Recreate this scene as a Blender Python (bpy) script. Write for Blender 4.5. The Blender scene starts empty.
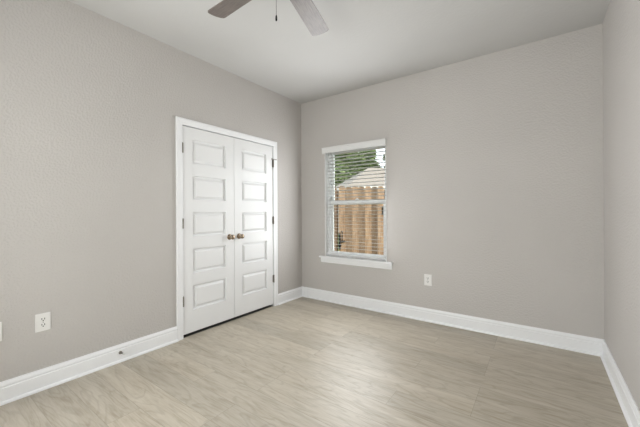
import bpy, bmesh, math, random
from mathutils import Vector, Matrix
random.seed(7)
scene = bpy.context.scene
COL = scene.collection
PI = math.pi

# ------------------------------------------------------------------ camera
F, YAW, PITCH, ROLL = 307.66, 0.6188, 0.0001, -0.0051
CAM = Vector((2.7812, -3.4104, 1.2033))
fw = Vector((-math.sin(YAW)*math.cos(PITCH), math.cos(YAW)*math.cos(PITCH), math.sin(PITCH)))
r0 = Vector((math.cos(YAW), math.sin(YAW), 0)); u0 = r0.cross(fw)
RT = r0*math.cos(ROLL) + u0*math.sin(ROLL); UP = u0*math.cos(ROLL) - r0*math.sin(ROLL)
cd = bpy.data.cameras.new('camera'); cam = bpy.data.objects.new('camera', cd); COL.objects.link(cam)
cd.sensor_width = 36; cd.lens = F*36/640; cd.clip_start = .02; cd.clip_end = 300
cd.shift_x = -1.73/640; cd.shift_y = -2.0/640
M4 = Matrix((RT, UP, -fw)).transposed().to_4x4(); M4.translation = CAM
cam.matrix_world = M4
scene.camera = cam

# ------------------------------------------------------------------ sky, sun, daylight, added fill lamps, exposure
w = bpy.data.worlds.new('sky'); scene.world = w; w.use_nodes = True
nt = w.node_tree; nt.nodes.clear()
wo = nt.nodes.new('ShaderNodeOutputWorld'); bg = nt.nodes.new('ShaderNodeBackground')
tc = nt.nodes.new('ShaderNodeTexCoord'); sp = nt.nodes.new('ShaderNodeSeparateXYZ'); rp = nt.nodes.new('ShaderNodeValToRGB')
nt.links.new(tc.outputs['Generated'], sp.inputs[0]); nt.links.new(sp.outputs['Z'], rp.inputs[0])
nt.links.new(rp.outputs[0], bg.inputs[0]); nt.links.new(bg.outputs[0], wo.inputs[0])
rp.color_ramp.elements[0].position = 0.0; rp.color_ramp.elements[0].color = (.93, .96, 1, 1)
rp.color_ramp.elements[1].position = .7; rp.color_ramp.elements[1].color = (.72, .85, 1, 1)
bg.inputs[1].default_value = 2.8

sl = bpy.data.lights.new('sun', 'SUN'); sun = bpy.data.objects.new('sun', sl); COL.objects.link(sun)
sl.energy = 4.0; sl.angle = .02; sl.color = (1, .94, .85)
sun.rotation_euler = Vector((.80, .17, .42)).to_track_quat('Z', 'Y').to_euler()

def area(name, loc, direction, sx, sy, power, color=(1, 1, 1), spread=PI):
    l = bpy.data.lights.new(name, 'AREA'); o = bpy.data.objects.new(name, l); COL.objects.link(o)
    l.shape = 'RECTANGLE'; l.size = sx; l.size_y = sy; l.energy = power; l.color = color; l.spread = spread
    o.location = loc; o.rotation_euler = Vector(direction).to_track_quat('-Z', 'Z').to_euler()
    return o
# unseen fill lamps added at an invented rear window and hall entry
area('rear_fill', (1.62, -4.47, 1.35), (0, 1, 0), 1.5, 1.4, 56, (1, .966, .93))
area('entry_fill', (-.17, -3.76, 1.40), (1, 0, 0), .86, 1.2, 50, (.93, .97, 1))
area('daylight_window', (.85, -.052, 1.325), (0, -1, 0), .88, 1.44, 16.5, (.97, .985, 1))
area('right_wall_fill', (.95, -.30, 1.325), (.84, -1, 0), .75, 1.44, 9, (.97, .985, 1))  # unseen lamp inside the room, added to brighten the right wall
po = area('window_portal', (.85, .20, 1.32), (0, -1, 0), .95, 1.5, 1)
po.data.cycles.is_portal = True

scene.view_settings.view_transform = 'Standard'; scene.view_settings.look = 'None'
scene.view_settings.gamma = 1; scene.view_settings.use_curve_mapping = False
scene.view_settings.exposure = 0.14

# ------------------------------------------------------------------ materials
def mat(name, color, rough=.6, spec=.5, metal=0):
    m = bpy.data.materials.new(name); m.use_nodes = True
    b = m.node_tree.nodes['Principled BSDF']
    b.inputs['Base Color'].default_value = (*color, 1); b.inputs['Roughness'].default_value = rough
    b.inputs['Specular IOR Level'].default_value = spec; b.inputs['Metallic'].default_value = metal
    return m
def N(m, t, **kw):
    n = m.node_tree.nodes.new(t)
    for k, v in kw.items(): setattr(n, k, v)
    return n
def LK(m, a, b): m.node_tree.links.new(a, b)
def noise(m, scale, detail=3, rough=.5, vec=None, stretch=None):
    if vec is None:
        tcn = N(m, 'ShaderNodeTexCoord'); vec = tcn.outputs['Object']
    if stretch:
        mp = N(m, 'ShaderNodeMapping'); mp.inputs['Scale'].default_value = stretch
        LK(m, vec, mp.inputs[0]); vec = mp.outputs[0]
    n = N(m, 'ShaderNodeTexNoise'); n.inputs['Scale'].default_value = scale
    n.inputs['Detail'].default_value = detail; n.inputs['Roughness'].default_value = rough
    LK(m, vec, n.inputs['Vector']); return n
def ramp(m, src, stops):
    r = N(m, 'ShaderNodeValToRGB'); LK(m, src, r.inputs[0])
    e = r.color_ramp.elements
    while len(e) < len(stops): e.new(.5)
    for el, (p, c) in zip(e, stops): el.position = p; el.color = (*c, 1)
    return r
def bump(m, h, strength, dist=.01):
    b = N(m, 'ShaderNodeBump'); b.inputs['Strength'].default_value = strength; b.inputs['Distance'].default_value = dist
    LK(m, h, b.inputs['Height']); LK(m, b.outputs[0], m.node_tree.nodes['Principled BSDF'].inputs['Normal']); return b
def base(m, out): LK(m, out, m.node_tree.nodes['Principled BSDF'].inputs['Base Color'])

def textured_paint(name, c, scale, strength, rough=.55):
    m = mat(name, c, rough, .35)
    n = noise(m, scale, 2, .45)
    r = ramp(m, n.outputs[0], [(.38, (0, 0, 0)), (.62, (1, 1, 1))])
    bump(m, r.outputs[0], strength, .004)
    v = noise(m, 1.1, 2)
    cr = ramp(m, v.outputs[0], [(.3, tuple(x*.97 for x in c)), (.7, tuple(min(1, x*1.02) for x in c))])
    base(m, cr.outputs[0])
    return m
M_wall = textured_paint('greige_wall_paint', (.532, .507, .486), 68, .34)
M_ceil = textured_paint('ceiling_paint', (.565, .56, .55), 40, .10, .8)
M_trim = mat('white_semi_gloss_paint', (.86, .865, .88), .32, .5)
M_door = mat('white_door_paint', (.80, .803, .808), .36, .5)
_n = noise(M_door, 6, 6, .6, stretch=(14, 14, .5)); bump(M_door, _n.outputs[0], .10, .002)
M_vinyl = mat('white_vinyl', (.92, .92, .92), .35)
M_slat = mat('backlit_grey_slat', (.66, .66, .65), .45)  # white slats; their backlit grey is put into the colour
M_valance = mat('white_valance', (.76, .76, .755), .4)
M_plate = mat('white_plastic', (.80, .79, .77), .35)
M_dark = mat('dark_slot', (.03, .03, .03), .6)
M_nickel = mat('satin_nickel', (.36, .29, .22), .22, .5, 1)
M_hinge = mat('brushed_nickel', (.27, .25, .22), .35, .5, 1)
M_rubber = mat('white_rubber', (.75, .75, .74), .6)
M_black = mat('black_iron', (.010, .010, .010), .8, .2)
M_bronze = mat('dark_bronze', (.05, .042, .036), .4, .5, .7)
M_cord = mat('white_cord', (.7, .7, .68), .7)
M_closet = mat('closet_paint', (.3, .29, .28), .8)

# blade wood
M_blade = mat('grey_walnut_blade', (.15, .12, .105), .34, .42)
_n = noise(M_blade, 9, 5, .6, stretch=(1.2, 14, 1))
_r = ramp(M_blade, _n.outputs[0], [(.3, (.10, .080, .070)), (.7, (.18, .148, .128))]); base(M_blade, _r.outputs[0])

# floor: planks run along x
def floor_mat():
    m = mat('grey_oak_vinyl_plank', (.4, .36, .3), .42, .5)
    tcn = N(m, 'ShaderNodeTexCoord')
    br = N(m, 'ShaderNodeTexBrick'); br.offset = .37; br.offset_frequency = 3; br.squash = 1
    br.inputs['Color1'].default_value = (0, 0, 0, 1); br.inputs['Color2'].default_value = (1, 1, 1, 1)
    br.inputs['Mortar'].default_value = (.5, .5, .5, 1)
    br.inputs['Scale'].default_value = 1; br.inputs['Mortar Size'].default_value = .0013
    br.inputs['Mortar Smooth'].default_value = .2
    br.inputs['Brick Width'].default_value = 1.22; br.inputs['Row Height'].default_value = .18
    LK(m, tcn.outputs['Object'], br.inputs['Vector'])
    # shift grain per plank
    cmb = N(m, 'ShaderNodeCombineXYZ')
    mul = N(m, 'ShaderNodeMath', operation='MULTIPLY'); mul.inputs[1].default_value = 37.0
    LK(m, br.outputs['Color'], mul.inputs[0]); LK(m, mul.outputs[0], cmb.inputs['X']); LK(m, mul.outputs[0], cmb.inputs['Z'])
    add = N(m, 'ShaderNodeVectorMath', operation='ADD'); LK(m, tcn.outputs['Object'], add.inputs[0]); LK(m, cmb.outputs[0], add.inputs[1])
    g1 = noise(m, 2.2, 4, .55, add.outputs[0], (1.0, 7.5, 1)); g1.inputs['Distortion'].default_value = .9
    g2 = noise(m, 11.0, 6, .65, add.outputs[0], (.9, 11, 1)); g2.inputs['Distortion'].default_value = .5
    mx = N(m, 'ShaderNodeMix', data_type='FLOAT'); mx.inputs[0].default_value = .45
    LK(m, g1.outputs[0], mx.inputs[2]); LK(m, g2.outputs[0], mx.inputs[3])
    c = ramp(m, mx.outputs[0], [(.28, (.31, .262, .196)), (.45, (.42, .372, .298)), (.60, (.485, .44, .366)), (.75, (.54, .498, .425))])
    # cathedral grain: contour lines of a slow stretched noise
    g3 = noise(m, 1.5, 2, .5, add.outputs[0], (1.0, 5.5, 1)); g3.inputs['Distortion'].default_value = .6
    k1 = N(m, 'ShaderNodeMath', operation='MULTIPLY'); k1.inputs[1].default_value = 58; LK(m, g3.outputs[0], k1.inputs[0])
    k2 = N(m, 'ShaderNodeMath', operation='SINE'); LK(m, k1.outputs[0], k2.inputs[0])
    k3 = N(m, 'ShaderNodeMapRange'); k3.inputs['From Min'].default_value = .35; k3.inputs['From Max'].default_value = 1; k3.inputs['To Max'].default_value = .26
    LK(m, k2.outputs[0], k3.inputs[0])
    cg = N(m, 'ShaderNodeMix', data_type='RGBA', blend_type='MULTIPLY'); LK(m, k3.outputs[0], cg.inputs[0])
    LK(m, c.outputs[0], cg.inputs[6]); cg.inputs[7].default_value = (.55, .52, .48, 1)
    hs = N(m, 'ShaderNodeHueSaturation'); LK(m, cg.outputs[2], hs.inputs['Color'])
    mr = N(m, 'ShaderNodeMapRange'); mr.inputs['To Min'].default_value = .90; mr.inputs['To Max'].default_value = 1.10
    LK(m, br.outputs['Color'], mr.inputs[0]); LK(m, mr.outputs[0], hs.inputs['Value'])
    dk = N(m, 'ShaderNodeMix', data_type='RGBA', blend_type='MULTIPLY')
    sc = N(m, 'ShaderNodeMath', operation='MULTIPLY'); sc.inputs[1].default_value = .45
    LK(m, br.outputs['Fac'], sc.inputs[0]); LK(m, sc.outputs[0], dk.inputs[0])
    LK(m, hs.outputs[0], dk.inputs[6]); dk.inputs[7].default_value = (.3, .28, .25, 1)
    base(m, dk.outputs[2])
    iv = N(m, 'ShaderNodeMath', operation='MULTIPLY_ADD'); iv.inputs[1].default_value = -1.0; iv.inputs[2].default_value = 1
    LK(m, br.outputs['Fac'], iv.inputs[0])
    ad = N(m, 'ShaderNodeMath', operation='MULTIPLY_ADD'); ad.inputs[1].default_value = .12
    LK(m, g2.outputs[0], ad.inputs[0]); LK(m, iv.outputs[0], ad.inputs[2])
    bump(m, ad.outputs[0], .25, .0015)
    return m
M_floor = floor_mat()

# glass: thin clear pane
M_glass = bpy.data.materials.new('window_glass'); M_glass.use_nodes = True
_t = M_glass.node_tree; _t.nodes.clear()
_o = _t.nodes.new('ShaderNodeOutputMaterial'); _mx = _t.nodes.new('ShaderNodeMixShader')
_tr = _t.nodes.new('ShaderNodeBsdfTransparent'); _gl = _t.nodes.new('ShaderNodeBsdfGlossy'); _fr = _t.nodes.new('ShaderNodeFresnel')
_gl.inputs['Roughness'].default_value = .02; _fr.inputs[0].default_value = 1.2; _tr.inputs[0].default_value = (.94, .96, .95, 1)
_t.links.new(_fr.outputs[0], _mx.inputs[0]); _t.links.new(_tr.outputs[0], _mx.inputs[1]); _t.links.new(_gl.outputs[0], _mx.inputs[2])
_t.links.new(_mx.outputs[0], _o.inputs[0])

# outdoors
M_picket = mat('cedar_picket', (.36, .22, .12), .8, .2)
_n = noise(M_picket, 5, 5, .6, stretch=(6, 6, .7))
_oi = N(M_picket, 'ShaderNodeObjectInfo')
_r = ramp(M_picket, _n.outputs[0], [(.30, (.09, .048, .026)), (.46, (.22, .132, .078)), (.66, (.36, .24, .152))])
_h = N(M_picket, 'ShaderNodeHueSaturation'); _q = N(M_picket, 'ShaderNodeMapRange')
_q.inputs['To Min'].default_value = .5; _q.inputs['To Max'].default_value = 1.35
LK(M_picket, _oi.outputs['Random'], _q.inputs[0]); LK(M_picket, _q.outputs[0], _h.inputs['Value']); LK(M_picket, _r.outputs[0], _h.inputs['Color'])
base(M_picket, _h.outputs[0])
M_roof = mat('tan_shingle', (.42, .36, .31), .9, .2)
_b = N(M_roof, 'ShaderNodeTexBrick'); _tc = N(M_roof, 'ShaderNodeTexCoord'); LK(M_roof, _tc.outputs['Object'], _b.inputs['Vector'])
_b.inputs['Color1'].default_value = (.26, .21, .168, 1); _b.inputs['Color2'].default_value = (.31, .255, .208, 1); _b.inputs['Mortar'].default_value = (.18, .145, .115, 1)
_b.inputs['Scale'].default_value = 1; _b.inputs['Brick Width'].default_value = .3; _b.inputs['Row Height'].default_value = .14; _b.inputs['Mortar Size'].default_value = .012
base(M_roof, _b.outputs[0])
M_fascia = mat('white_fascia', (.75, .74, .70), .6)
M_brick = mat('tan_brick', (.42, .30, .22), .9, .2)
_b = N(M_brick, 'ShaderNodeTexBrick'); _tc = N(M_brick, 'ShaderNodeTexCoord'); _mp = N(M_brick, 'ShaderNodeMapping'); _mp.inputs['Rotation'].default_value = (PI/2, 0, 0)
LK(M_brick, _tc.outputs['Object'], _mp.inputs[0]); LK(M_brick, _mp.outputs[0], _b.inputs['Vector'])
_b.inputs['Color1'].default_value = (.42, .29, .21, 1); _b.inputs['Color2'].default_value = (.50, .38, .29, 1); _b.inputs['Mortar'].default_value = (.55, .50, .45, 1)
_b.inputs['Scale'].default_value = 1; _b.inputs['Brick Width'].default_value = .22; _b.inputs['Row Height'].default_value = .075; _b.inputs['Mortar Size'].default_value = .008
base(M_brick, _b.outputs[0])
M_leaf = mat('leaf_green', (.10, .16, .05), .6, .3)
_n = noise(M_leaf, 2.6, 5); _r = ramp(M_leaf, _n.outputs[0], [(.32, (.05, .075, .025)), (.5, (.13, .175, .06)), (.68, (.27, .31, .13))]); base(M_leaf, _r.outputs[0])
M_bark = mat('bark', (.12, .09, .065), .9, .2)
_n = noise(M_bark, 8, 4, .6, stretch=(3, 3, .6)); _r = ramp(M_bark, _n.outputs[0], [(.3, (.07, .05, .035)), (.7, (.18, .14, .10))]); base(M_bark, _r.outputs[0])
M_grass = mat('lawn_grass', (.12, .16, .06), .9, .2)
_n = noise(M_grass, 3, 5); _r = ramp(M_grass, _n.outputs[0], [(.3, (.09, .13, .04)), (.7, (.20, .22, .09))]); base(M_grass, _r.outputs[0])

# ------------------------------------------------------------------ helpers
def box(bm, x0, x1, y0, y1, z0, z1, mi=0):
    v = [bm.verts.new((x, y, z)) for x in (x0, x1) for y in (y0, y1) for z in (z0, z1)]
    for f in ((0, 1, 3, 2), (4, 6, 7, 5), (0, 4, 5, 1), (2, 3, 7, 6), (0, 2, 6, 4), (1, 5, 7, 3)):
        bm.faces.new([v[i] for i in f]).material_index = mi
    return v
def cyl(bm, p0, p1, r0_, r1_=None, n=16, caps=True):
    r1_ = r0_ if r1_ is None else r1_
    p0, p1 = Vector(p0), Vector(p1); q = (p1-p0).to_track_quat('Z', 'Y')
    a = [bm.verts.new(p0+q @ Vector((math.cos(2*PI*i/n)*r0_, math.sin(2*PI*i/n)*r0_, 0))) for i in range(n)]
    b = [bm.verts.new(p1+q @ Vector((math.cos(2*PI*i/n)*r1_, math.sin(2*PI*i/n)*r1_, 0))) for i in range(n)]
    for i in range(n): bm.faces.new((a[i], a[(i+1) % n], b[(i+1) % n], b[i])).smooth = True
    if caps: bm.faces.new(a[::-1]); bm.faces.new(b)
def lathe(bm, prof, origin, axis, n=24):
    """prof: (r, h) along axis"""
    q = Vector(axis).to_track_quat('Z', 'Y'); o = Vector(origin); rings = []
    for r, h in prof:
        if r < 1e-6: rings.append([bm.verts.new(o+q @ Vector((0, 0, h)))])
        else: rings.append([bm.verts.new(o+q @ Vector((math.cos(2*PI*i/n)*r, math.sin(2*PI*i/n)*r, h))) for i in range(n)])
    for A, B in zip(rings, rings[1:]):
        for i in range(n):
            j = (i+1) % n
            if len(A) == 1 and len(B) == 1: continue
            if len(A) == 1: f = bm.faces.new((A[0], B[j], B[i]))
            elif len(B) == 1: f = bm.faces.new((A[i], A[j], B[0]))
            else: f = bm.faces.new((A[i], A[j], B[j], B[i]))
            f.smooth = True
def obj(name, bm, m, parent=None, bevel=0, seg=2):
    bmesh.ops.recalc_face_normals(bm, faces=bm.faces)
    me = bpy.data.meshes.new(name); bm.to_mesh(me); bm.free()
    o = bpy.data.objects.new(name, me); COL.objects.link(o)
    for x in (m if isinstance(m, (list, tuple)) else [m]): me.materials.append(x)
    if parent is not None:
        o.parent = parent; o.matrix_parent_inverse = Matrix.Translation(-parent.location) if parent.location.length else Matrix()
    if bevel:
        b = o.modifiers.new('bevel', 'BEVEL'); b.width = bevel; b.segments = seg; b.limit_method = 'ANGLE'; b.angle_limit = .6
    return o
def boxes(name, lst, m, parent=None, bevel=0):
    bm = bmesh.new()
    for b in lst: box(bm, *b)
    return obj(name, bm, m, parent, bevel)
def tag(o, label=None, cat=None, group=None, kind=None):
    if label: o['label'] = label
    if cat: o['category'] = cat
    if group: o['group'] = group
    if kind: o['kind'] = kind
    return o
def empty(name, loc, label, cat, group=None, kind=None):
    o = bpy.data.objects.new(name, None); COL.objects.link(o); o.location = loc; o.empty_display_size = .1
    return tag(o, label, cat, group, kind)

# ------------------------------------------------------------------ room shell
W, L, H, T = 3.203, -4.30, 2.74, .15
DY0, DY1, DZ = -1.797, -.569, 2.042         # closet opening in the left wall
WX0, WX1, WZ0, WZ1 = .408, 1.292, .585, 2.045   # window opening in the back wall
EY0, EY1, EZ = -4.20, -3.32, 2.04               # unseen entry opening behind the viewpoint, added to admit fill light
def struct(o, label, cat): return tag(o, label, cat, kind='structure')
struct(boxes('floor', [(-.75, W+T, L-T, T, -.12, 0)], M_floor), 'grey beige wood-look plank floor of the empty bedroom', 'floor')
struct(boxes('ceiling', [(-.75, W+T, L-T, T, H, H+.15)], M_ceil), 'plain pale ceiling above the empty bedroom', 'ceiling')
struct(boxes('wall_left', [(-T, 0, L, EY0, 0, H), (-T, 0, EY0, EY1, EZ, H), (-T, 0, EY1, DY0, 0, H), (-T, 0, DY1, 0, 0, H), (-T, 0, DY0, DY1, DZ, H)], M_wall), 'textured greige wall around the white closet doors', 'wall')
struct(boxes('wall_back', [(-T, WX0, 0, T, 0, H), (WX1, W+T, 0, T, 0, H), (WX0, WX1, 0, T, 0, WZ0), (WX0, WX1, 0, T, WZ1, H)], M_wall), 'textured greige wall around the blinded window', 'wall')
struct(boxes('wall_right', [(W, W+T, L, 0, 0, H)], M_wall), 'greige wall along the right edge of the room', 'wall')
SX0, SX1 = .85, 2.39
struct(boxes('wall_front', [(-T, SX0, L-T, L, 0, H), (SX1, W+T, L-T, L, 0, H), (SX0, SX1, L-T, L, 0, .65), (SX0, SX1, L-T, L, 2.05, H)], M_wall), 'greige wall behind the viewpoint', 'wall')
# closet shell behind the doors
struct(boxes('wall_closet', [(-.75, -.68, -2.2, -.15, 0, H), (-.68, -T, -2.2, -2.1, 0, H), (-.68, -T, -.25, -.15, 0, H)], M_closet), 'closet interior hidden behind the closed white doors', 'wall')
struct(boxes('wall_sky_block', [(-.75, -.68, L-T, -3.2, 0, H), (-.68, -T, L-T, L-.05, 0, H), (-.68, -T, -3.27, -3.2, 0, H)], M_wall), 'unseen hall shell added beyond the entry to block the sky', 'wall')  # shell added out of view so no sky shines through the entry

# ------------------------------------------------------------------ baseboards
BH = .138
BB = [(0, .0), (.0155, .0), (.0155, .098), (.0115, .101), (.0115, .106), (.0135, .110), (.0130, .118), (.0095, .127), (.0065, .132), (.0060, BH), (0, BH)]
SHOE = [(.0155, 0), (.0300, 0), (.0300, .006), (.0280, .012), (.0240, .016), (.0155, .018)]
def run(name, prof, p0, p1, nrm, m0, m1, parent=None):
    """extrude prof (depth, height) from p0 to p1 along the wall; m0/m1: mitre at that end"""
    p0, p1, nrm = Vector((*p0, 0)), Vector((*p1, 0)), Vector((*nrm, 0)); d = (p1-p0).normalized()
    bm = bmesh.new(); A = []; B = []
    for a, h in prof:
        A.append(bm.verts.new(p0+nrm*a+d*(a if m0 else 0)+Vector((0, 0, h))))
        B.append(bm.verts.new(p1+nrm*a-d*(a if m1 else 0)+Vector((0, 0, h))))
    n = len(prof)
    for i in range(n): bm.faces.new((A[i], A[(i+1) % n], B[(i+1) % n], B[i]))
    bm.faces.new(A); bm.faces.new(B[::-1])
    return obj(name, bm, M_trim, parent)
CW = .062   # casing width
def baseboard(name, p0, p1, nrm, m0, m1, label):
    b = run(name, BB, p0, p1, nrm, m0, m1); struct(b, label, 'baseboard')
    run('shoe_moulding', SHOE, p0, p1, nrm, m0, m1, b)
baseboard('baseboard_left', (0, EY1+CW), (0, DY0-CW+.004), (1, 0), False, False, 'tall white baseboard on the left wall in front of the closet')
baseboard('baseboard_corner', (0, DY1+CW-.004), (0, 0), (1, 0), False, True, 'short white baseboard between the closet and the far corner')
baseboard('baseboard_back', (0, 0), (W, 0), (0, -1), True, True, 'long white baseboard under the window wall')
baseboard('baseboard_right', (W, 0), (W, L), (-1, 0), True, True, 'white baseboard running along the right wall')
baseboard('baseboard_front', (W, L), (0, L), (0, 1), True, True, 'white baseboard on the wall behind the viewpoint')

# ------------------------------------------------------------------ casings
CP = [(0, 0), (0, .010), (.006, .0125), (.022, .014), (.036, .0150), (.040, .0185), (.056, .0190), (.062, .016), (.062, 0)]
def casing(name, fx, fn, a0, a1, zt, label):
    """U-shaped casing; fx(a,h)->(x,y): along-wall coordinate a, projection h"""
    bm = bmesh.new(); rows = []
    for path in range(4):
        row = []
        for d, h in CP:
            a = a0-d if path < 2 else a1+d; z = 0 if path in (0, 3) else zt+d
            row.append(bm.verts.new((*fx(a, h), z)))
        rows.append(row)
    n = len(CP)
    for A, B in zip(rows, rows[1:]):
        for i in range(n): bm.faces.new((A[i], A[(i+1) % n], B[(i+1) % n], B[i]))
    bm.faces.new(rows[0]); bm.faces.new(rows[-1])
    return struct(obj(name, bm, M_trim), label, 'trim')
casing('trim_1', lambda a, h: (h, a), None, DY0+.003, DY1-.003, DZ-.003, 'white moulded casing framing the double closet doors')
casing('trim_2', lambda a, h: (h, a), None, EY0, EY1, EZ, 'white casing of the added entry behind the viewpoint')
jb = boxes('trim_3', [(-T, -.001, DY0, DY0+.003, 0, DZ), (-T, -.001, DY1-.003, DY1, 0, DZ), (-T, -.001, DY0, DY1, DZ-.003, DZ),
                      (-.075, -.042, DY0+.003, DY1-.003, DZ-.014, DZ-.003)], M_trim)
struct(boxes('door_gap_shade', [(-.16, -.010, DY0+.003, DY1-.003, .0005, .004)], M_dark), 'dark strip painting the shade in the gap under the closet doors', 'trim')  # black strip stands in for the shade under the doors
struct(jb, 'white jamb lining inside the closet opening', 'trim')

# ------------------------------------------------------------------ closet doors
DT = .035
def make_door(name, y0, y1, hinge_left, label):
    z0, z1 = .030, 2.031; X = -.003
    bm = bmesh.new(); wd = y1-y0
    st = .108
    ys = [y0, y0+st, y1-st, y1]
    pz = [(.245, .488), (.605, .845), (.963, 1.203), (1.320, 1.560), (1.678, 1.915)]
    zs = [z0]+[z for a in pz for z in a]+[z1]
    def quad(a, b, c, d): bm.faces.new([bm.verts.new(p) for p in (a, b, c, d)])
    for j in range(len(zs)-1):
        for i in range(3):
            if i == 1 and j % 2 == 1:
                rings = [(0, 0), (.003, -.020), (.017, -.021), (.040, -.004)]
                R = [((ys[1]+q, ys[2]-q, zs[j]+q, zs[j+1]-q), X+d) for q, d in rings]
                for (A, xa), (B, xb) in zip(R, R[1:]):
                    ca = [(xa, A[0], A[2]), (xa, A[1], A[2]), (xa, A[1], A[3]), (xa, A[0], A[3])]
                    cb = [(xb, B[0], B[2]), (xb, B[1], B[2]), (xb, B[1], B[3]), (xb, B[0], B[3])]
                    for k in range(4): quad(ca[k], ca[(k+1) % 4], cb[(k+1) % 4], cb[k])
                A, xa = R[-1]; quad((xa, A[0], A[2]), (xa, A[1], A[2]), (xa, A[1], A[3]), (xa, A[0], A[3]))
            else:
                quad((X, ys[i], zs[j]), (X, ys[i+1], zs[j]), (X, ys[i+1], zs[j+1]), (X, ys[i], zs[j+1]))
    xb = X-DT
    quad((xb, y0, z0), (xb, y1, z0), (xb, y1, z1), (xb, y0, z1))
    quad((X, y0, z0), (X, y0, z1), (xb, y0, z1), (xb, y0, z0)); quad((X, y1, z0), (X, y1, z1), (xb, y1, z1), (xb, y1, z0))
    quad((X, y0, z0), (X, y1, z0), (xb, y1, z0), (xb, y0, z0)); quad((X, y0, z1), (X, y1, z1), (xb, y1, z1), (xb, y0, z1))
    bmesh.ops.remove_doubles(bm, verts=bm.verts, dist=1e-5)
    d = obj(name, bm, M_door); struct(d, label, 'door')
    # knob with rosette
    ky = y1-.063 if hinge_left else y0+.063
    b = bmesh.new()
    lathe(b, [(0, .030), (.010, .030), (.012, .036), (.020, .040), (.0265, .048), (.0275, .056), (.024, .064), (.014, .069), (0, .070)], (X, ky, .930), (1, 0, 0))
    kn = obj('knob', b, M_nickel, d); kn['label'] = 'satin nickel knob'
    b = bmesh.new(); lathe(b, [(0, 0), (.032, 0), (.032, .004), (.026, .009), (.013, .011), (.010, .016), (.010, .031), (0, .031)], (X, ky, .930), (1, 0, 0))
    obj('rosette', b, M_nickel, kn)
    # hinges
    hy = y0-.002 if hinge_left else y1+.002
    for zc in (1.818, 1.096, .352):
        b = bmesh.new()
        for k in range(5):
            a = zc-.046+k*.0185; cyl(b, (.008, hy, a), (.008, hy, a+.0178), .0085, n=12)
        cyl(b, (.008, hy, zc-.050), (.008, hy, zc-.046), .005, n=12); cyl(b, (.008, hy, zc+.0465), (.008, hy, zc+.051), .005, n=12)
        s = 1 if hinge_left else -1
        box(b, X, X+.0028, min(hy, hy+s*.012), max(hy, hy+s*.012), zc-.045, zc+.045)
        hg = obj('hinge', b, M_hinge, d); hg['label'] = 'brushed nickel hinge'
        if not hinge_left and zc > 1.5:
            b = bmesh.new()
            cyl(b, (.008, hy, zc+.046), (.008, hy, zc+.054), .010, n=12)
            cyl(b, (.008, hy, zc+.050), (.030, hy-.042, zc+.050), .0035, n=10)
            cyl(b, (.008, hy, zc+.050), (.030, hy+.026, zc+.050), .0035, n=10)
            cyl(b, (.030, hy-.042, zc+.050), (.026, hy-.050, zc+.050), .007, n=10)
            cyl(b, (.030, hy+.026, zc+.050), (.026, hy+.032, zc+.050), .007, n=10)
            obj('hinge_pin_stop', b, M_hinge, hg)
    return d
make_door('door_1', DY0+.006, -1.1840, True, 'left leaf of the white five-panel closet doors')
make_door('door_2', -1.1795, DY1-.006, False, 'right leaf of the white five-panel closet doors, nearer the corner')

# ------------------------------------------------------------------ window
win = struct(empty('window_1', ((WX0+WX1)/2, .08, WZ0), None, None), 'white vinyl single-hung window with a view of the fence', 'window')
J = .006; fx0, fx1 = WX0+J, WX1-J; SZ = .607
boxes('jamb_lining', [(WX0, fx0, .0, T, SZ, WZ1), (fx1, WX1, .0, T, SZ, WZ1), (fx0, fx1, .0, T, WZ1-J, WZ1)], M_vinyl, win)
FW = .032
boxes('window_frame', [(fx0, fx0+FW, .070, T, SZ, WZ1-J), (fx1-FW, fx1, .070, T, SZ, WZ1-J), (fx0+FW, fx1-FW, .070, T, SZ, SZ+.022), (fx0+FW, fx1-FW, .070, T, WZ1-J-FW, WZ1-J)], M_vinyl, win, .003)
sx0, sx1 = fx0+FW, fx1-FW; MR0, MR1 = 1.292, 1.352
def sash(name, y0, y1, z0, z1, st, rb, rtp):
    s = boxes(name, [(sx0, sx0+st, y0, y1, z0, z1), (sx1-st, sx1, y0, y1, z0, z1), (sx0+st, sx1-st, y0, y1, z0, z0+rb), (sx0+st, sx1-st, y0, y1, z1-rtp, z1)], M_vinyl, win, .003)
    ym = (y0+y1)/2
    g = boxes('glass', [(sx0+st, sx1-st, ym-.002, ym+.002, z0+rb, z1-rtp)], M_glass, s)
    return s
lo = sash('lower_sash', .078, .106, SZ+.022, MR1, .036, .036, .058)
up = sash('upper_sash', .110, .138, MR0, WZ1-J-FW, .030, .050, .030)
boxes('sash_lock', [(.83, .875, .079, .100, MR1, MR1+.010), (.848, .868, .064, .090, MR1+.010, MR1+.018)], M_vinyl, lo, .002)
# stool and apron under the window
b = bmesh.new()
vs = [(.332, -.046), (1.372, -.046), (1.372, -.001), (WX1, -.001), (WX1, .070), (WX0, .070), (WX0, -.001), (.332, -.001)]
lo_ = [b.verts.new((x, y, WZ0)) for x, y in vs]; hi_ = [b.verts.new((x, y, SZ)) for x, y in vs]
b.faces.new(lo_[::-1]); b.faces.new(hi_)
for i in range(8): b.faces.new((lo_[i], lo_[(i+1) % 8], hi_[(i+1) % 8], hi_[i]))
obj('window_stool', b, M_trim, win, .005, 3)
b = bmesh.new()
ap = [(0, .582), (0, .520), (-.008, .518), (-.012, .524), (-.014, .540), (-.016, .544), (-.018, .560), (-.018, .585), (0, .585)]
A = [b.verts.new((.345, y, z)) for y, z in ap]; B = [b.verts.new((1.360, y, z)) for y, z in ap]
for i in range(len(ap)): b.faces.new((A[i], A[(i+1) % len(ap)], B[(i+1) % len(ap)], B[i]))
b.faces.new(A); b.faces.new(B[::-1]); obj('apron', b, M_trim, win)

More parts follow.
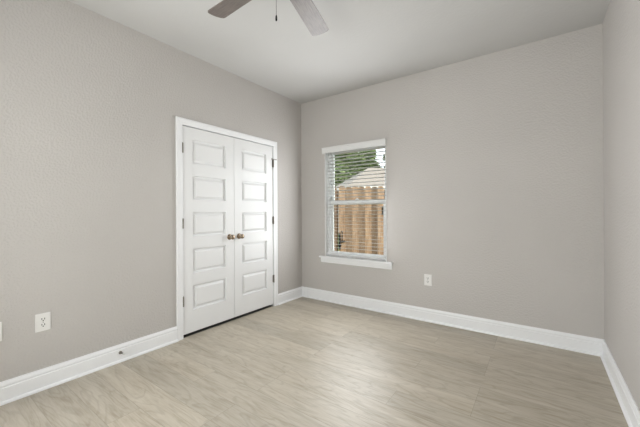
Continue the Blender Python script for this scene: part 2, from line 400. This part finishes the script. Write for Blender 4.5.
# unseen twin window added behind the viewpoint for the fill light
w2 = struct(empty('rear_fill_window', (1.62, L-.08, .65), None, None), 'unseen twin window added behind the viewpoint for fill light', 'window')
boxes('glass', [(SX0+.05, SX1-.05, L-.112, L-.108, .70, 2.0)], M_glass, w2)
boxes('window_frame', [(SX0, SX0+.05, L-.13, L-.08, .65, 2.05), (SX1-.05, SX1, L-.13, L-.08, .65, 2.05), (1.58, 1.66, L-.13, L-.08, .65, 2.05),
      (SX0+.05, SX1-.05, L-.13, L-.08, .65, .70), (SX0+.05, SX1-.05, L-.13, L-.08, 2.0, 2.05), (SX0+.05, 1.58, L-.13, L-.09, 1.32, 1.37), (1.66, SX1-.05, L-.13, L-.09, 1.32, 1.37)], M_vinyl, w2)

# ------------------------------------------------------------------ blind
bl = empty('window_blind', ((WX0+WX1)/2, .035, 2.03), 'white horizontal slat blind lowered open inside the window', 'blind')
b = bmesh.new()
# valance with returns, crown profile
VP = [(-.034, 1.976), (-.038, 1.982), (-.038, 1.990), (-.040, 1.996), (-.040, 2.036), (-.044, 2.042), (-.044, 2.054), (-.041, 2.058), (-.030, 2.058), (-.030, 1.976)]
vx0, vx1 = .388, 1.300
A = [b.verts.new((vx0, y, z)) for y, z in VP]; B = [b.verts.new((vx1, y, z)) for y, z in VP]
n = len(VP)
for i in range(n): b.faces.new((A[i], A[(i+1) % n], B[(i+1) % n], B[i]))
b.faces.new(A); b.faces.new(B[::-1])
box(b, vx0, vx0+.008, -.030, -.001, 1.976, 2.058); box(b, vx1-.008, vx1, -.030, -.001, 1.976, 2.058)
obj('valance', b, M_valance, bl)
bx0, bx1 = fx0+.012, fx1-.012
boxes('headrail', [(bx0, bx1, .006, .060, 1.992, 2.036)], M_slat, bl, .003)
b = bmesh.new(); PITCHZ = .0445; tilt = math.radians(4.5)
zz = 1.968; yc = .034; nsl = 0
while zz > .685:
    prof = []
    for k in range(7):
        t = -1+2*k/6; prof.append((yc+t*.025*math.cos(tilt), zz-t*.025*math.sin(tilt)+.0010*(1-t*t)))
    top = [(y, z+.0009) for y, z in prof]; bot = [(y, z-.0009) for y, z in prof]
    ring = top+bot[::-1]
    A = [b.verts.new((bx0, y, z)) for y, z in ring]; B = [b.verts.new((bx1, y, z)) for y, z in ring]
    for i in range(len(ring)): b.faces.new((A[i], A[(i+1) % len(ring)], B[(i+1) % len(ring)], B[i]))
    b.faces.new(A); b.faces.new(B[::-1]); zz -= PITCHZ; nsl += 1
obj('slats', b, M_slat, bl)
boxes('bottom_rail', [(bx0, bx1, .010, .058, (.632), .650)], M_valance, bl, .003)
for x in (.530, .85, 1.170):
    b = bmesh.new()
    for y in (yc-.0262, yc+.0262): cyl(b, (x, y, .645), (x, y, 1.995), .0008, n=6)
    obj('ladder_cord', b, M_cord, bl)

# ------------------------------------------------------------------ wall plates
def outlet(center, nrm, label, duplex=True):
    """built facing +x then turned"""
    r = empty('wall_outlet' if duplex else 'wall_plate', center, label, 'outlet' if duplex else 'wall plate')
    Rm = Matrix.Rotation(math.atan2(nrm[1], nrm[0]), 4, 'Z')
    def fin(name, b, m, bev=0, parent=r, bsc=None):
        bmesh.ops.transform(b, matrix=Rm, verts=b.verts)
        bmesh.ops.recalc_face_normals(b, faces=b.faces)
        me = bpy.data.meshes.new(name); b.to_mesh(me); b.free(); me.materials.append(m)
        o = bpy.data.objects.new(name, me); COL.objects.link(o); o.parent = parent
        if bev: q = o.modifiers.new('bevel', 'BEVEL'); q.width = bev; q.segments = 3
        return o
    b = bmesh.new(); box(b, .0003, .0075, -.040, .040, -.061, .061); fin('cover_plate', b, M_plate, .003)
    if duplex:
        for s in (1, -1):
            b = bmesh.new(); prof = []
            zc = s*.0195
            for i in range(28):
                a = 2*PI*i/28; y = .0175*math.cos(a); z = max(-.0135, min(.0135, .0175*math.sin(a))); prof.append((y, z+zc))
            A = [b.verts.new((.0070, y, z)) for y, z in prof]; B = [b.verts.new((.0095, y, z)) for y, z in prof]
            for i in range(28):
                if (Vector(prof[i])-Vector(prof[(i+1) % 28])).length > 1e-6: b.faces.new((A[i], A[(i+1) % 28], B[(i+1) % 28], B[i]))
            b.faces.new(A); b.faces.new(B[::-1])
            bmesh.ops.remove_doubles(b, verts=b.verts, dist=1e-5)
            rc = fin('receptacle', b, M_plate)
            b = bmesh.new(); box(b, .0090, .0098, -.0092, -.0052, zc-.001, zc+.0095); box(b, .0090, .0098, .0052, .0092, zc-.002, zc+.0095)
            lathe(b, [(0, .0090), (.0038, .0090), (.0038, .0098), (0, .0098)], (0, 0, zc-.0075), (1, 0, 0), 12)
            sl_ = fin('slots', b, M_dark, parent=rc); sl_['label'] = 'dark plug slots'
        b = bmesh.new(); lathe(b, [(0, .0070), (.0032, .0070), (.0030, .0085), (0, .0088)], (0, 0, 0), (1, 0, 0), 12); fin('screw', b, M_hinge)
    else:
        for s in (1, -1):
            b = bmesh.new(); lathe(b, [(0, .0070), (.0032, .0070), (.0030, .0085), (0, .0088)], (0, 0, s*.042), (1, 0, 0), 12); fin('screw', b, M_hinge)
        b = bmesh.new(); lathe(b, [(.0075, .0070), (.0075, .009), (.0048, .009), (.0048, .018), (.0025, .018), (.0025, .009)], (0, 0, 0), (1, 0, 0), 16); fin('cable_jack', b, M_hinge)
    return r
outlet((0, -2.804, .457), (1, 0), 'white duplex outlet on the left wall above the baseboard')
outlet((1.774, 0, .450), (0, -1), 'white duplex outlet on the back wall right of the window')
outlet((0, -3.041, .457), (1, 0), 'white wall plate cut off by the left photo edge', duplex=False)

# door stop on the left baseboard
ds = empty('door_stop', (.0155, -2.335, .075), 'small door stop sticking out of the left baseboard', 'door stop')
def dpart(name, prof, m):
    b = bmesh.new(); lathe(b, prof, (0, 0, 0), (1, 0, .12), 16)
    me_o = obj(name, b, m); me_o.parent = ds; return me_o
dpart('base', [(0, .0005), (.013, .0005), (.012, .006), (.006, .009), (0, .009)], M_hinge)
b = bmesh.new()
ax = Vector((1, 0, .12)).normalized(); q = ax.to_track_quat('Z', 'Y'); prev = None
pts = [q @ Vector((.0052*math.cos(k*.9), .0052*math.sin(k*.9), .007+k*.00052)) for k in range(100)]
for p0, p1 in zip(pts, pts[1:]): cyl(b, p0, p1, .0011, n=5, caps=False)
s_ = obj('spring', b, M_hinge); s_.parent = ds
dpart('rubber_tip', [(0, .058), (.0075, .058), (.0080, .066), (.0065, .074), (0, .075)], M_rubber)

# ------------------------------------------------------------------ ceiling fan
FC = Vector((1.629, -2.152, 0)); BZ = 2.532; FR = .640
fan = empty('ceiling_fan', (FC.x, FC.y, H), 'flush ceiling fan with grey brown wooden blades', 'ceiling fan')
def fl(name, prof, m, n=40):
    b = bmesh.new(); lathe(b, prof, (0, 0, 0), (0, 0, 1), n); o = obj(name, b, m); o.parent = fan; return o
fl('canopy', [(0, -.0005), (.085, -.0005), (.085, -.012), (.078, -.040), (.055, -.062), (0, -.062)], M_bronze)
fl('motor_housing', [(0, -.060), (.05, -.060), (.095, -.075), (.115, -.095), (.118, -.150), (.112, -.190), (.085, -.215), (0, -.215)], M_bronze)
fl('switch_housing', [(0, -.214), (.060, -.214), (.062, -.250), (.056, -.290), (.040, -.312), (0, -.316)], M_bronze)
def blade_mesh():
    b = bmesh.new(); r0b, r1b = .185, FR; w0, w1 = .113, .134; pts = []
    def ww(r): return (w0+(w1-w0)*(r-.15)/(FR-.15))/2
    for i in range(9): r = r0b+(r1b-.03-r0b)*i/8; pts.append((r, -ww(r)))
    rr = .022
    for i in range(1, 6): a = -PI/2+PI/2*i/6; pts.append((r1b-rr-.006+rr*math.cos(a), -(ww(r1b)-rr)+rr*math.sin(a)))
    for i in range(9): y = -(ww(r1b)-rr)+2*(ww(r1b)-rr)*i/8; pts.append((r1b-.006+.007*(1-(y/.05)**2), y))
    for i in range(1, 6): a = PI/2*i/6; pts.append((r1b-rr-.006+rr*math.cos(a), (ww(r1b)-rr)+rr*math.sin(a)))
    for i in range(9): r = r1b-.03-(r1b-.03-r0b)*i/8; pts.append((r, ww(r)))
    t = .003
    A = [b.verts.new((x, y, -t)) for x, y in pts]; B = [b.verts.new((x, y, t)) for x, y in pts]
    b.faces.new(A[::-1]); b.faces.new(B)
    for i in range(len(pts)): b.faces.new((A[i], A[(i+1) % len(pts)], B[(i+1) % len(pts)], B[i]))
    bmesh.ops.rotate(b, cent=(0, 0, 0), matrix=Matrix.Rotation(-.165, 3, 'X'), verts=b.verts)
    return b
def iron_mesh():
    b = bmesh.new()
    box(b, .095, .20, -.018, .018, -.014, -.007); box(b, .19, .215, -.040, .040, -.009, -.0035)
    bmesh.ops.rotate(b, cent=(0, 0, 0), matrix=Matrix.Rotation(-.165, 3, 'X'), verts=b.verts)
    return b
bl0 = obj('blade', blade_mesh(), M_blade); bl0['label'] = 'grey brown wooden blade'
ir0 = obj('blade_bracket', iron_mesh(), M_bronze)
for k in range(5):
    o, i_ = (bl0, ir0) if k == 0 else (bl0.copy(), ir0.copy())
    if k: COL.objects.link(o); COL.objects.link(i_)
    for x in (o, i_):
        x.parent = fan; x.location = (0, 0, BZ-H); x.rotation_euler = (0, 0, 1.853+k*2*PI/5)
chain_dx = -RT*.036
b = bmesh.new(); cx_, cy_ = chain_dx.x, chain_dx.y
z = 2.282-H
cyl(b, (cx_, cy_, z), (cx_, cy_, -.300), .0012, n=8)
obj('pull_chain', b, M_bronze).parent = fan
b = bmesh.new(); lathe(b, [(0, 2.252-H), (.0042, 2.254-H), (.0055, 2.262-H), (.0050, 2.276-H), (.0028, 2.285-H), (0, 2.287-H)], (cx_, cy_, 0), (0, 0, 1), 14)
pc = obj('chain_pendant', b, M_black); pc.parent = fan; pc['label'] = 'black pendant at the chain end'

# ------------------------------------------------------------------ outdoors
GZ = -.15
def at(u, v, d): return CAM + (fw + RT*((u-321.73)/F) + UP*((211.5-v)/F))*d
b = bmesh.new(); box(b, -45, 40, T+.01, 60, GZ-.2, GZ); struct(obj('ground', b, M_grass), 'grass yard outside the window', 'ground')
# fence line
pa, pb = at(338, 211, 6.2), at(384, 211, 6.45); pa.z = pb.z = 0
fd = (pb-pa).normalized(); fnrm = Vector((fd.y, -fd.x, 0)); ang = math.atan2(fd.y, fd.x); GW = (pb-pa).length
def place(o, s, off=0): p = pa+fd*s+fnrm*off; o.location = (p.x, p.y, GZ); o.rotation_euler = (0, 0, ang)
PKW, PKH = .1395, 1.87
def picket_mesh(h):
    b = bmesh.new(); w2_ = PKW/2
    for_y = (-.008, .008)
    pr = [(-w2_, .03), (w2_, .03), (w2_, h-.035), (w2_-.03, h), (-w2_+.03, h), (-w2_, h-.035)]
    A = [b.verts.new((x, for_y[0], z)) for x, z in pr]; B = [b.verts.new((x, for_y[1], z)) for x, z in pr]
    b.faces.new(A); b.faces.new(B[::-1])
    for i in range(6): b.faces.new((A[i], A[(i+1) % 6], B[(i+1) % 6], B[i]))
    return b
proto = obj('picket', picket_mesh(PKH), M_picket)
used = [False]
def picket(par, x):
    o = proto if not used[0] else proto.copy()
    if used[0]: COL.objects.link(o)
    used[0] = True
    o.parent = par; o.location = (x, random.uniform(-.0015, .0015), random.uniform(-.012, .006)); o.rotation_euler = (0, random.uniform(-.004, .004), 0)
def fence_run(s0, s1, label, post_at):
    r = empty('wooden_fence', (0, 0, 0), label, 'fence'); place(r, s0); n = s1-s0
    k = int(n/.143)
    for i in range(k): picket(r, (i+.5)*n/k)
    for z in (.35, 1.05, 1.62): boxes('rail', [(0, n, .012, .05, z-.045, z+.045)], M_picket).parent = r
    for x in post_at: boxes('post', [(x, x+.09, .054, .144, .0, 1.80)], M_picket).parent = r
    return r
fence_run(-1.75, -.022, 'weathered wooden fence run left of the gate', (.1, 1.68))
fence_run(GW+.012, GW+5.7, 'weathered wooden fence run right of the gate', (.01, 2.4, 4.8))
gt = empty('fence_gate', (0, 0, 0), 'wooden fence gate with black latch seen through the window', 'gate'); place(gt, .020)
ng = GW-.028; k = int(round(ng/.143))
for i in range(k): picket(gt, (i+.5)*ng/k)
for z in (.35, 1.52): boxes('rail', [(0, ng, .012, .05, z-.045, z+.045)], M_picket).parent = gt
b = bmesh.new()
for q_ in ((.06, .35), (ng-.06, 1.52)): pass
bm_ = bmesh.new(); v0 = [(.04, .395), (.14, .395), (ng-.04, 1.475), (ng-.14, 1.475)]
A = [bm_.verts.new((x, .012, z)) for x, z in v0]; B = [bm_.verts.new((x, .048, z)) for x, z in v0]
bm_.faces.new(A); bm_.faces.new(B[::-1])
for i in range(4): bm_.faces.new((A[i], A[(i+1) % 4], B[(i+1) % 4], B[i]))
obj('brace', bm_, M_picket).parent = gt
b.free(); b = bmesh.new()
# thumb latch at pixel (338..345, 236..250)
lz = 0.70-GZ
box(b, -.012, .022, -.026, -.009, lz-.26, lz+.06); box(b, .018, .120, -.030, -.009, lz-.12, lz-.085)
cyl(b, (.055, -.035, lz-.10), (.055, -.035, lz+.11), .010, n=10); cyl(b, (.055, -.035, lz+.10), (.055, -.009, lz+.10), .010, n=10)
cyl(b, (.005, -.045, lz-.18), (.005, -.009, lz-.18), .028, n=14)
lt = obj('latch', b, M_black); lt.parent = gt; lt['label'] = 'black iron latch'
for z in (1.22-GZ, .30):
    b = bmesh.new(); box(b, ng-.040, ng+.010, -.022, -.009, z-.085, z+.085); cyl(b, (ng+.012, -.020, z-.09), (ng+.012, -.020, z+.09), .010, n=10)
    hh = obj('hinge', b, M_black); hh.parent = gt; hh['label'] = 'black iron butt hinge'

# neighbour house: hip roof, aligned with the fence
hc = at(347, 211, 16.0); hc.z = GZ
nh = empty('neighbour_house', hc, 'neighbouring house with a tan hip roof behind the fence', 'house'); nh.rotation_euler = (0, 0, ang-.04)
EZh = 2.50-GZ; D, RX, RZ = 2.66, 2.2, 3.90-GZ; HL, HD = 15.0, 5.3
b = bmesh.new()
e = [b.verts.new(p) for p in ((0, 0, EZh), (HL, 0, EZh), (HL, HD, EZh), (0, HD, EZh))]
r1 = b.verts.new((RX, D, RZ)); r2 = b.verts.new((HL-RX, D, RZ))
for f in ((e[0], e[1], r2, r1), (e[1], e[2], r2), (e[2], e[3], r1, r2), (e[3], e[0], r1), (e[3], e[2], e[1], e[0])): b.faces.new(f)
obj('roof', b, M_roof).parent = nh
boxes('fascia', [(0, HL, -.03, -.001, EZh-.15, EZh+.015), (-.03, -.001, -.03, HD, EZh-.15, EZh+.015)], M_fascia).parent = nh
boxes('soffit', [(.0, HL, .0, .40, EZh-.14, EZh-.10), (.0, .40, .40, HD, EZh-.14, EZh-.10)], M_fascia).parent = nh
boxes('brick_wall', [(.40, HL-.4, .40, HD-.4, 0, EZh-.10)], M_brick).parent = nh

# trees
def tree(u, d, h, r, label, n_leaf, leaf, seedv, off=0):
    rnd = random.Random(seedv)
    p = at(u, 211, d); p.z = GZ
    t = empty('tree', p, label, 'tree', 'trees behind the neighbouring house')
    b = bmesh.new()
    cyl(b, (0, 0, -.05), (.05, .02, h*.45), r*.075, r*.05, 10); cyl(b, (.05, .02, h*.45), (.0, .1, h*.85), r*.05, r*.015, 8)
    for k in range(6):
        a = rnd.uniform(0, 6.28); z = h*rnd.uniform(.35, .6)
        cyl(b, (.03, .02, z), (math.cos(a)*r*.6, math.sin(a)*r*.6, z+h*.2), r*.022, r*.008, 6)
    obj('trunk', b, M_bark).parent = t
    b = bmesh.new(); blobs = []
    for k in range(16):
        a = rnd.uniform(0, 6.28); q = rnd.random()**.6*r*.75; z = h*(.38+.5*rnd.random()); sh = 1-.6*max(0, (z/h-.55)/.45)
        blobs.append((Vector((math.cos(a)*q*sh, math.sin(a)*q*sh, z)), r*rnd.uniform(.25, .45)))
    blobs.append((Vector((0, 0, h*.9)), r*.3))
    for k in range(n_leaf):
        c, br_ = rnd.choice(blobs)
        dv = Vector((rnd.gauss(0, 1), rnd.gauss(0, 1), rnd.gauss(0, .8))).normalized()*br_*rnd.random()**.35
        q = Vector((rnd.gauss(0, 1), rnd.gauss(0, 1), rnd.gauss(0, 1)+.5)).to_track_quat('Z', 'Y'); o_ = c+dv; s = leaf*rnd.uniform(.6, 1.3)
        vv = [b.verts.new(o_+q @ Vector(x)) for x in ((-s, 0, 0), (0, -s*.45, s*.1), (s, 0, 0), (0, s*.45, s*.1))]
        b.faces.new(vv)
    f = obj('foliage', b, M_leaf); f.parent = t; f['kind'] = 'stuff'
tree(335, 24.5, 7.2, 1.9, 'dense green tree at the window\'s left edge beyond the roof end', 6500, .17, 1)
tree(351, 29.5, 8.2, 2.1, 'tall green tree rising over the low end of the tan roof', 6500, .18, 2)
tree(367, 35, 9.2, 2.4, 'green tree above the slope of the tan roof, left of the sky gap', 6000, .20, 3)
tree(391, 30, 7.6, 1.7, 'light green tree at the window\'s right edge above the ridge', 4000, .17, 4)
tree(378, 41, 7.6, 1.7, 'smaller distant tree low under the sky gap above the ridge', 3500, .20, 5)
